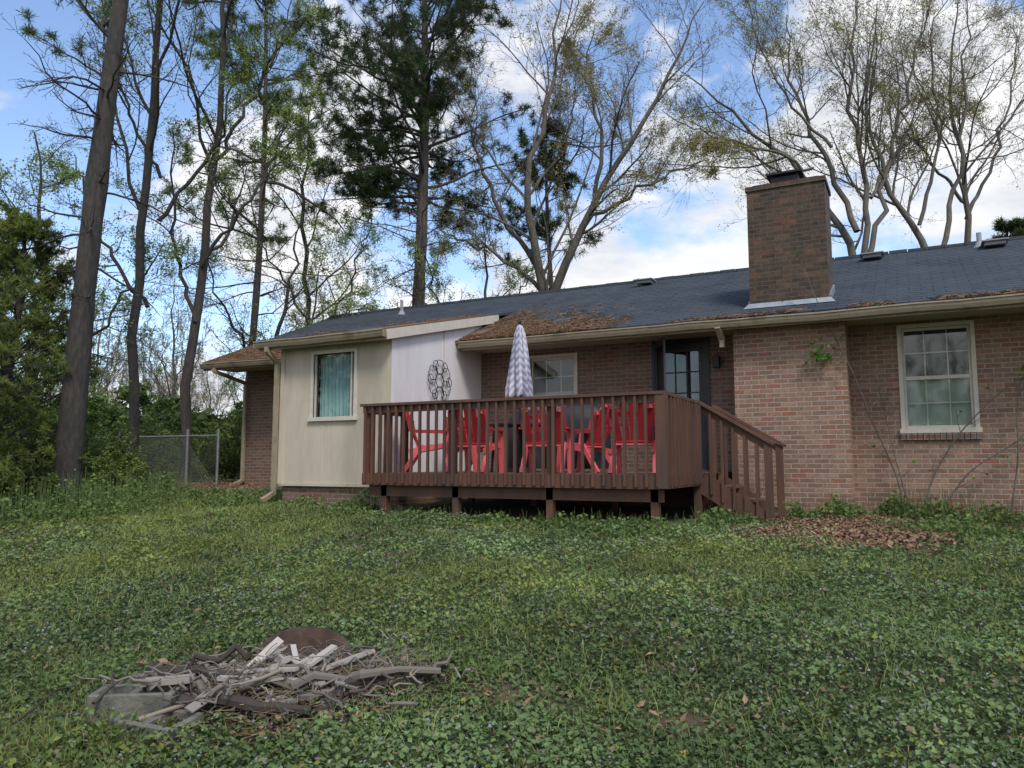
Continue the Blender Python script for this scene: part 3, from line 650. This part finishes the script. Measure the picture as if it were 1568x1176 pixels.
pine('pine_tree',-12.6,8.1,17,.20,.42,3.2,3,bark=M_bark,nb=24,lean=(.035,.02),needle=.14,nn=18,ks=(6,4),dead=20,nw=.005,c0=(.04,.065,.02),c1=(.13,.17,.05))
pine('pine_tree',-13.8,19.8,20,.23,.42,5.0,11,nb=95,lean=(.004,.0),needle=.21,nn=22,ks=(8,5),dead=30,nw=.008,c0=(.025,.047,.018),c1=(.08,.12,.04))
pine('pine_tree',-16.2,15.2,16,.10,.42,3.8,5,nb=46,needle=.18,nn=18,ks=(7,4),dead=14,nw=.007,c0=(.06,.10,.027),c1=(.18,.25,.065),lean=(.02,0))
pine('pine_tree',3.9,36,10.5,.2,.3,3,18,nb=50,needle=.28,nn=14,ks=(7,4),dead=4,nw=.014)
pine('pine_tree',-11.3,24.5,13,.12,.6,1.9,19,nb=30,needle=.22,nn=14,ks=(6,4),dead=6,nw=.010)
pine('cedar_tree',-12.2,5.6,5.6,.10,.08,1.8,21,bark=M_bark,nb=110,needle=.09,nn=12,ks=(7,5),dead=0,nw=.005,c0=(.08,.115,.025),c1=(.26,.30,.065),updir=.35,shape=.8)
pine('cedar_tree',-13.8,7.6,4.9,.09,.05,1.7,22,bark=M_bark,nb=90,needle=.09,nn=12,ks=(7,5),dead=0,nw=.006,c0=(.07,.10,.023),c1=(.21,.26,.06),updir=.35,shape=.8)
BUD=((.30,.29,.09),(.48,.40,.20));GRN=((.18,.26,.06),(.38,.46,.14))
limbs_tree('maple_tree',-10.3,21.7,[
 [(0,-.8,.34),(0,4.5,.28),(-.2,6.5,.2),(-.6,8.9,.15),(.2,11,.11),(.4,13,.07),(.7,15.5,.02)],
 [(0,4.4,.24),(.8,6.4,.2),(1.7,8.2,.15),(2.9,10.2,.11),(4.1,12.3,.06),(4.8,13.8,.02)],
 [(-.2,6.3,.15),(-1.3,8,.11),(-2.1,10,.07),(-2.4,12,.04),(-2.2,13.8,.02)],
 [(1.7,8.2,.12),(1.9,10.5,.09),(1.5,12.8,.05),(1.8,14.6,.02)],
 [(1.4,7.6,.1),(3.2,8.9,.07),(4.6,9.6,.04),(5.8,10,.02)],
 [(-.5,8.5,.1),(.9,10.4,.06),(1.1,12.4,.03),(1.2,14,.015)],
 [(0,5.4,.12),(-1.6,6.9,.08),(-2.9,7.4,.05),(-3.9,8.2,.02)]],31,M_barkl,ks=(13,9,7,2),leafn=3,leafcol=BUD,leafsz=.026,tstart=.2,rs=.66)
limbs_tree('oak_tree',-1.2,26.5,[
 [(0,-1,.34),(0,6,.26),(-.4,8,.19),(-1.7,9.8,.14),(-3.5,11.8,.09),(-5.3,13.6,.03)],
 [(-.2,7.4,.18),(-.9,10.3,.13),(-1.6,13,.08),(-1.4,16,.03)],
 [(0,6.0,.2),(.3,9,.15),(-.1,12,.10),(.5,16.5,.03)],
 [(.1,6.4,.17),(.9,9.5,.12),(1.6,12,.08),(2.8,15.8,.03)],
 [(-1.5,9.5,.1),(-3.2,10.3,.07),(-4.9,10.9,.04),(-6.2,11.8,.02)],
 [(.3,8.5,.1),(1.4,10.2,.07),(3,11.2,.04),(4.2,12.3,.02)],
 [(-.9,10.2,.1),(-2.4,12.2,.06),(-3.1,14.5,.04),(-3.4,16.5,.02)]],32,M_barkl,ks=(13,9,7,2),leafn=2,leafcol=((.28,.29,.07),(.44,.40,.14)),leafsz=.026,tstart=.25,rs=.58)
limbs_tree('oak_tree',.75,27.5,[
 [(0.3,-1,.28),(.2,6.8,.2),(-1.1,8.6,.14),(-1.8,11,.09),(-1.1,15.5,.03)],
 [(.2,6.5,.16),(1.1,9.6,.11),(1.6,12.6,.07),(1.9,16,.02)],
 [(-.4,7.6,.12),(.3,10,.08),(.1,13,.05),(.6,16,.02)]],33,M_barkl,ks=(13,9,6,2),leafn=2,leafcol=BUD,leafsz=.026,tstart=.3,rs=.6)
limbs_tree('oak_tree',1.9,30.5,[
 [(0,-1,.3),(0,7,.22),(.1,10,.15),(-.4,13,.1),(.2,17,.03)],
 [(0,8.5,.14),(1.4,11,.09),(2.4,13.8,.05),(2.7,16.5,.02)],
 [(.1,9,.12),(-1.5,10.8,.07),(-2.6,13,.03)]],34,M_barkl,ks=(13,8,6,2),leafn=1,leafcol=BUD,leafsz=.026,tstart=.35,rs=.55)
limbs_tree('hickory_tree',-15.3,11.2,[
 [(0,-.7,.16),(.1,4,.14),(.5,8,.11),(.6,12,.07),(.7,15,.02)],
 [(.15,3.5,.07),(-1.0,5,.05),(-1.7,7,.02)],[(.3,5.5,.07),(1.4,7.5,.05),(1.7,10,.02)],[(.3,6.5,.06),(-.7,8.5,.04),(-1.2,11,.02)]],41,M_bark,ks=(9,7,6,2),leafn=3,leafcol=GRN,leafsz=.024,tstart=.3,ang=48,rs=.72,wob=.05)
limbs_tree('hickory_tree',-14.5,11.9,[
 [(0,-.6,.19),(.05,4,.16),(.4,8,.12),(.3,12,.08),(.5,15,.02)],
 [(.1,3.2,.08),(-.6,5,.06),(-.9,8,.02)],[(.2,4.5,.07),(1.5,6.3,.05),(2.3,8.3,.02)],[(.4,7,.07),(1.3,9.5,.05),(1.7,12,.02)]],42,M_bark,ks=(9,7,6,2),leafn=3,leafcol=GRN,leafsz=.024,tstart=.3,ang=48,rs=.66,wob=.05)
limbs_tree('hickory_tree',-16.8,18.2,[
 [(0,-.5,.14),(0,4,.12),(-.3,8,.09),(-.1,12,.02)],[(0,3.5,.07),(1.2,5.5,.05),(1.9,8,.02)],[(0,4.5,.06),(-1.2,6.5,.04),(-1.8,9,.02)]],43,M_bark,ks=(10,7,6,2),leafn=3,leafcol=GRN,leafsz=.028,tstart=.3,rs=.7)
limbs_tree('dogwood_tree',-12.2,20.5,[
 [(0,-.5,.1),(0,3,.09),(.4,5.5,.06),(.3,8,.02)],[(0,3,.06),(1,4.8,.04),(2.0,6.2,.02)],[(0,2.6,.06),(-1,4.6,.04),(-1.5,6.7,.02)]],44,M_bark,ks=(9,7,6,2),leafn=2,leafcol=GRN,leafsz=.028,tstart=.3,rs=.8)
limbs_tree('dogwood_tree',-14.9,14.8,[
 [(0,-.5,.09),(.1,2.2,.08),(.5,4.2,.06),(.8,6.3,.02)],[(0,1.6,.06),(1.3,3.0,.04),(2.6,4.1,.02)],[(0,2,.06),(-1,3.6,.04),(-1.8,5.4,.02)]],45,M_bark,ks=(11,8,6,2),leafn=2,leafcol=GRN,leafsz=.022,tstart=.2,ang=50,trop=.02,rs=.8)
limbs_tree('dogwood_tree',-16.6,9.6,[
 [(0,-.5,.09),(.1,2.2,.08),(.3,4.2,.06),(.1,7,.02)],[(0,1.6,.06),(1.3,3.0,.04),(2.3,5,.02)],[(0,2,.06),(-1,3.6,.04),(-1.6,6,.02)]],46,M_bark,ks=(10,8,6,2),leafn=3,leafcol=GRN,leafsz=.026,tstart=.2,ang=50,trop=.03,rs=.8)
def bush(name,bx,by,h,seed,nst=9,c=((.05,.09,.02),(.13,.19,.045)),sz=.03,leafn=3,spread=.7,ks=(7,6,4)):
    rg=np.random.default_rng(seed);e=empty(name);w=Acc();lv=Acc();az=rg.uniform(0,6.28,nst)
    S=np.tile(np.array((bx,by,float(G(bx,by))-.03)),(nst,1))+rg.normal(size=(nst,3))*np.array((.2,.2,0))*h
    D=np.stack([np.cos(az)*spread,np.sin(az)*spread,rg.uniform(.3,1.2,nst)],1);P,R=grow(S,D,rg.uniform(.5,1.2,nst)*h,np.full(nst,.008*h+.004),np.full(nst,.003),7,.18,.05,rg);w.tubes(P,R,5)
    for k,lf in zip(ks,(.45,.5,.5)):
        S,D,L,r=spawn(P,R,k,.15,1,45,12,lf,rg);P,R=grow(S,D,L,np.clip(r,.003,.015),np.full(len(L),.0025),3,.2,.05,rg);w.tubes(P,R,3)
    w.obj('stems',M_bark,e)
    pts=np.repeat(P[:,1:].reshape(-1,3),leafn,0);pts=pts+rg.normal(size=pts.shape)*.035*max(h,.5);f=rg.random((len(pts),1))
    leaves(lv,pts,rg.uniform(.5,1.3,len(pts))*sz,np.array(c[0])*(1-f)+np.array(c[1])*f,.4,rg);lv.obj('foliage',M_leaf,e)
    return e
SG=((.09,.14,.03),(.27,.36,.09))
sh=[(-13.2,6.4,1.3),(-14.6,8.3,1.5),(-12.9,9.0,.8),(-13.6,9.8,.8),(-15.2,9.9,1.3),(-16,7.4,2.1),(-11.6,4.6,1.1),(-17.5,10.5,2.0),(-14.3,13.3,1.3),(-16.5,13.2,1.8),(-18.5,13.8,2.1),(-15.6,16,1.9),(-20,11,2.5),(-12.2,7.0,.8)]
for i,(x,y,h) in enumerate(sh): bush('shrub',x,y,h,60+i,leafn=2,sz=.025,c=SG,nst=10)
def vine(pts,seed,leafy=0):
    rg=np.random.default_rng(seed);p=np.array(pts,float);e=empty('climbing_vine');w=Acc()
    t=np.linspace(0,len(p)-1,16);q=np.stack([np.interp(t,np.arange(len(p)),p[:,k]) for k in range(3)],1);q[1:-1]=(q[:-2]+2*q[1:-1]+q[2:])/4
    P=q[None];R=np.linspace(.013,.005,16)[None];w.tubes(P,R,6)
    S,D,L,r=spawn(P,R,7,.2,1,40,12,.16,rg);D[:,1]*=.3;P2,R2=grow(S,D,L,np.clip(r,.003,.006),np.full(len(L),.002),5,.12,.05,rg);w.tubes(P2,R2,4);w.obj('stem',M_barkl,e)
    lv=Acc();pts=np.repeat(P2[:,2:].reshape(-1,3),2,0);pts=pts[rg.random(len(pts))<.3+leafy];pts=pts+rg.normal(size=pts.shape)*.03
    f=rg.random((len(pts),1));leaves(lv,pts,rg.uniform(.015,.04,len(pts)),np.array((.08,.15,.025))*(1-f)+np.array((.2,.3,.06))*f,.3,rg);lv.obj('foliage',M_leaf,e)
vine([(-.2,11.95,-.8),(-.25,12,-.2),(-.55,11.9,.6),(-.75,11.55,1.3),(-1.1,11.5,2.1),(-1.35,11.5,2.9)],1)
vine([(.0,11.95,-.8),(.15,12,-.2),(.5,12.05,.4),(.95,12.0,.9),(1.5,11.95,1.3)],2)
vine([(.1,11.9,-.8),(.6,12,-.1),(1.1,12.05,.25),(1.7,12.05,.6)],3)
vine([(-.1,11.95,-.8),(-.3,12.1,.2),(-.45,12.1,1.1)],4)
vine([(1.0,11.9,-.8),(1.15,11.95,.0),(1.2,12.05,.9),(1.4,12.1,1.5)],5)
lv=Acc();n=60;pts=np.array((-1.12,11.52,1.5))+rng.normal(size=(n,3))*np.array((.12,.05,.08));f=rng.random((n,1));leaves(lv,pts,rng.uniform(.02,.05,n),np.array((.06,.14,.025))*(1-f)+np.array((.15,.3,.06))*f,.2);lv.obj('ivy_leaves',M_leaf)
def forest(name,child,pts):
    root=empty(name);kids=list(child.children);meshes=[(k.name.split('.')[0],k.data) for k in kids]
    for k in kids: bpy.data.objects.remove(k)
    bpy.data.objects.remove(child)
    for (x,y,s) in pts:
        an=rng.uniform(0,6.28);z=float(G(x,y))-.1
        for nm,me in meshes:
            o=bpy.data.objects.new(nm,me);o.location=(x,y,z);o.rotation_euler=(0,0,an);o.scale=(s,s,s*rng.uniform(.9,1.1));link(o,root)
G0=G
def G(x,y): return np.zeros_like(np.asarray(x,float))
def lt(seed,leafcol,leafn,bark):
    h=11;return limbs_tree('woodland_tree',0,0,[
     [(0,0,.18),(0,3,.15),(.2,6,.11),(0,8.5,.07),(.1,h,.02)],[(0,3.2,.09),(1.1,5.5,.06),(1.8,8.6,.02)],[(0,3.6,.09),(-1.2,6,.06),(-1.7,9,.02)],
     [(0,4.4,.08,0),(.3,6.5,.05,1.2),(.2,9,.02,1.8)],[(0,4,.08,0),(-.3,6.3,.05,-1.2),(-.4,8.8,.02,-1.7)]],seed,bark,ks=(9,7,5,2),leafn=leafn,leafcol=leafcol,leafsz=.040,tstart=.3,sides=6,tw=.007,rs=.65)
tA=lt(71,((.13,.19,.05),(.30,.37,.11)),2,M_bark);tB=lt(72,((.26,.24,.09),(.38,.33,.18)),1,M_barkl)
tC=bush('woodland_shrub',0,0,1.0,73,nst=14,c=((.06,.10,.025),(.19,.26,.07)),sz=.045,leafn=2,spread=.8)
G=G0
ptsA=[];ptsB=[];ptsC=[]
r2=np.random.default_rng(5)
for i in range(18):
    s=r2.uniform(26,52);t=r2.uniform(-.95,-.2);ptsA.append((s*(Fv[0]+Rv[0]*t),s*(Fv[1]+Rv[1]*t),r2.uniform(.55,.9)))
for i in range(10):   # woods on the far side of the yard, behind the viewer
    s=r2.uniform(-30,-18);t=r2.uniform(-1.0,1.0);ptsA.append((s*(Fv[0]+Rv[0]*t),s*(Fv[1]+Rv[1]*t),r2.uniform(.9,1.2)))
for i in range(40):
    s=r2.uniform(45,75);t=r2.uniform(-.9,.95);ptsB.append((s*(Fv[0]+Rv[0]*t),s*(Fv[1]+Rv[1]*t),r2.uniform(.7,1.1)))
for i in range(70):
    s=r2.uniform(22,50);t=r2.uniform(-1.1,-.2);ptsC.append((s*(Fv[0]+Rv[0]*t),s*(Fv[1]+Rv[1]*t),r2.uniform(1.6,3.0)))
for i in range(14):
    s=r2.uniform(-28,-17);t=r2.uniform(-1.1,1.1);ptsC.append((s*(Fv[0]+Rv[0]*t),s*(Fv[1]+Rv[1]*t),r2.uniform(2.5,4)))
forest('distant_woods',tA,ptsA);forest('distant_bare_woods',tB,ptsB);forest('distant_underbrush',tC,ptsC)
# ---------------------------------------------------------------- fence
a=Acc();fy=11.7
for xx in(-13.25,-14.2,-16.5,-19,-21.5,-24): 
    z=float(G(xx,fy));a.tubes(np.array([(xx,fy,z-.1),(xx,fy,z+1.2)]),np.array([.03,.03]),8)
a.tubes(np.array([(-13.25,fy,.60),(-24,fy,.62)]),np.array([.02,.02]),8);a.tubes(np.array([(-13.25,fy,-.45),(-14.2,fy,-.45)]),np.array([.02,.02]),8)
P=[]
x=-25.1
while x<-13.25:
    for sg in(1,-1):
        P.append([[x,fy,-.5],[x+sg*1.1,fy,.6]])
    x+=.08
P=np.array(P);P[...,0]=np.clip(P[...,0],-25,-13.25);a.tubes(P,np.full(P.shape[:2],.0028),3)
a.obj('chain_link_fence',M_galv)
# ---------------------------------------------------------------- debris pile
pile=empty('scrap_wood_pile');PC=np.array((-3.08,3.14))
def PW(r,f,z):
    x=PC[0]+Rv[0]*r+Fv[0]*f;y=PC[1]+Rv[1]*r+Fv[1]*f;return np.array((x,y,float(G(x,y))+z))
a=Acc();rg=np.random.default_rng(12)
for i in range(38):
    r=rg.uniform(-.5,.42);f=rg.uniform(-.3,.3);L=rg.uniform(.12,.38);an=rg.uniform(-.9,.9) if i%3 else rg.uniform(.9,2);z=.04+.11*rg.random()*(1-abs(r)*1.2)
    p0=PW(r-math.cos(an)*L/2,f-math.sin(an)*L/2,z+rg.uniform(-.05,.06));p1=PW(r+math.cos(an)*L/2,f+math.sin(an)*L/2,z+rg.uniform(-.05,.06))
    g_=rg.uniform(.5,1.3);a.beam(p0,p1,rg.uniform(.02,.06),rg.uniform(.008,.02),up=nrm(np.array((rg.normal()*.4,rg.normal()*.4,1))),col=np.array((.30,.265,.22))*g_)
a.beam(PW(-.60,-.18,.15),PW(-.36,-.16,.16),.09,.025,col=(.28,.25,.2));a.beam(PW(-.2,.02,.08),PW(-.02,.2,.25),.05,.018,up=(.5,-.5,1),col=(.42,.38,.32))
a.beam(PW(.12,.02,.12),PW(.28,.2,.20),.05,.018,col=(.40,.36,.30));a.beam(PW(-.25,-.1,.14),PW(.32,-.15,.12),.04,.02,col=(.36,.325,.27))
a.beam(PW(-.05,.22,.16),PW(.12,.05,.16),.035,.015,col=(.40,.36,.31));a.beam(PW(-.3,.05,.12),PW(.15,-.08,.17),.04,.015,col=(.36,.32,.27))
a.beam(PW(.02,.30,.19),PW(.10,.12,.12),.03,.012,col=(.42,.38,.33))
a.obj('planks',M_matt,pile)
a=Acc()
def stick(p0,p1,r0,r1,c,wob=.03):
    n=9;t=np.linspace(0,1,n)[:,None];p=np.array(p0)*(1-t)+np.array(p1)*t;p[1:-1]+=rg.normal(size=(n-2,3))*wob*.5;a.tubes(p,np.linspace(r0,r1,n)*(1+.15*rg.normal(size=n)),7,col=c)
DK=(.055,.045,.037);GY=(.15,.13,.105)
stick(PW(-.7,.12,.14),PW(.05,-.12,.12),.032,.026,DK,.05);stick(PW(-.75,.05,.1),PW(-.1,-.3,.12),.026,.016,GY,.05)
stick(PW(-.1,-.2,.12),PW(.9,-.1,.10),.026,.02,GY,.05);stick(PW(.2,-.3,.05),PW(.93,-.05,.11),.022,.016,DK,.05);stick(PW(-.5,-.42,.06),PW(.1,-.18,.2),.014,.008,(.24,.2,.15),.03)
stick(PW(-.35,-.3,.1),PW(.3,-.35,.06),.034,.026,DK,.04);stick(PW(-.55,.0,.15),PW(-.15,.1,.2),.026,.018,DK,.04);stick(PW(.0,.05,.18),PW(.5,-.22,.1),.018,.01,GY)
stick(PW(.85,-.1,.10),PW(.97,-.02,.16),.014,.006,GY);stick(PW(.8,-.1,.10),PW(.95,-.18,.07),.012,.005,DK)
for i in range(150):
    r=rg.normal()*.36;f=rg.normal()*.2;L=rg.uniform(.12,.5);an=rg.uniform(0,3.14);z=.03+.14*rg.random()
    stick(PW(r-math.cos(an)*L/2,f-math.sin(an)*L/2,max(.01,z+rg.uniform(-.08,.06))),PW(r+math.cos(an)*L/2,f+math.sin(an)*L/2,max(.01,z+rg.uniform(-.05,.08))),rg.uniform(.003,.010),.002,np.array(GY)*rg.uniform(.3,1.7),.03)
n=2600;C=np.stack([rg.normal(size=n)*.33+.1,rg.normal(size=n)*.22+.05],1)
Cw=np.array([PW(c_[0],c_[1],.02+.14*rg.random()*math.exp(-(c_[0]**2*3+c_[1]**2*5))) for c_ in C]);d=nrm(rg.normal(size=(n,3))*np.array((1,1,.35)))*rg.uniform(.03,.1,(n,1))
f=rg.random((n,1));a.tubes(np.stack([Cw-d,Cw+d],1),np.full((n,2),.0018),3,col=np.array((.13,.085,.05))*(1-f)+np.array((.30,.23,.15))*f)
a.obj('branches_and_straw',M_matt,pile)
# rusty fire bowl leaning in the pile
a=Acc();rr=.24;nn=56;M=np.array(Matrix.Translation(tuple(PW(.08,.36,.135)))@Matrix.Rotation(math.radians(27.7),4,'Z')@Matrix.Rotation(math.radians(17),4,'X')@Matrix.Rotation(math.radians(7),4,'Y'))
th=np.arange(nn)*2*np.pi/nn;prof=[(.02,-.125),(.12,-.122),(.19,-.105),(.225,-.07),(rr,0),(rr+.014,.002),(rr+.014,.012),(rr-.006,.012),(.217,-.068),(.183,-.097),(.115,-.112),(.02,-.115)]
V=np.array([[(p*math.cos(t_),p*math.sin(t_),q) for t_ in th] for p,q in prof]).reshape(-1,3)@M[:3,:3].T+M[:3,3];I=np.arange(len(prof)*nn).reshape(len(prof),nn)
a.add(V,q=np.stack([I[:-1],np.roll(I[:-1],-1,1),np.roll(I[1:],-1,1),I[1:]],-1));a.obj('fire_pit_bowl',M_rust,None,smooth=True)
def cinder(r,f,z,rot,tilt=0):
    a=Acc();p=PW(r,f,z);M=Mt(p[0],p[1],p[2],math.radians(27.7)+rot,tilt)
    a.box(-.2,.2,-.1,-.07,0,.19,M=M);a.box(-.2,.2,.07,.1,0,.19,M=M)
    for xx in(-.2,-.018,.164): a.box(xx,xx+.036,-.07,.07,.001,.189,M=M)
    o=a.obj('cinder_block',M_concrete);bv=o.modifiers.new('bevel','BEVEL');bv.width=.006
cinder(-.60,-.24,-.05,.1);cinder(-.42,-.38,-.12,-.4,.12);cinder(.3,.22,-.1,.3)
# ---------------------------------------------------------------- light, sky, camera
sd=Vector((.62,-.62,1.05)).normalized()
el=math.asin(sd.z);rot=math.atan2(sd.x,sd.y)
L=bpy.data.lights.new('sun','SUN');L.energy=2.5;L.angle=math.radians(14);L.color=(1,.965,.91)
lo=bpy.data.objects.new('sun',L);COL.objects.link(lo);lo.rotation_euler=sd.to_track_quat('Z','Y').to_euler()
w=bpy.data.worlds.new('World');scene.world=w;w.use_nodes=True;nt=w.node_tree
bg=nt.nodes['Background'];bg.inputs[1].default_value=.15
sky=N(nt,'ShaderNodeTexSky');sky.sky_type='NISHITA';sky.sun_disc=False;sky.sun_elevation=el;sky.sun_rotation=rot
tc=N(nt,'ShaderNodeTexCoord').outputs['Generated']
v=mulvec(nt,tc,(1,1,1.7))
f=noise(nt,v,2.6,9,.56,.25)
sp=N(nt,'ShaderNodeSeparateXYZ');nt.links.new(tc,sp.inputs[0])
hb=math_(nt,'MULTIPLY_ADD',sp.outputs[2],-.34,f)
m=ramp(nt,hb,.345,.41)
sh_=ramp(nt,noise(nt,mulvec(nt,tc,(1,1,3)),3.6,7,.6),.38,.62)
cloud=mixrgb(nt,sh_,(5.0,5.2,5.6),(7.6,7.6,7.7))
skyb=mixrgb(nt,1.0,sky.outputs[0],(1.55,1.6,1.7),'MULTIPLY')
c=mixrgb(nt,m,skyb,cloud);nt.links.new(c,bg.inputs[0])
cam=bpy.data.cameras.new('camera');cam.sensor_width=36;cam.lens=27.05;cam.clip_end=2000;cam.clip_start=.05
co=bpy.data.objects.new('camera',cam);COL.objects.link(co);co.rotation_euler=(math.radians(95.9),0,math.radians(27.7));scene.camera=co
print('polys',sum(len(o.data.polygons) for o in bpy.data.objects if o.type=='MESH'))
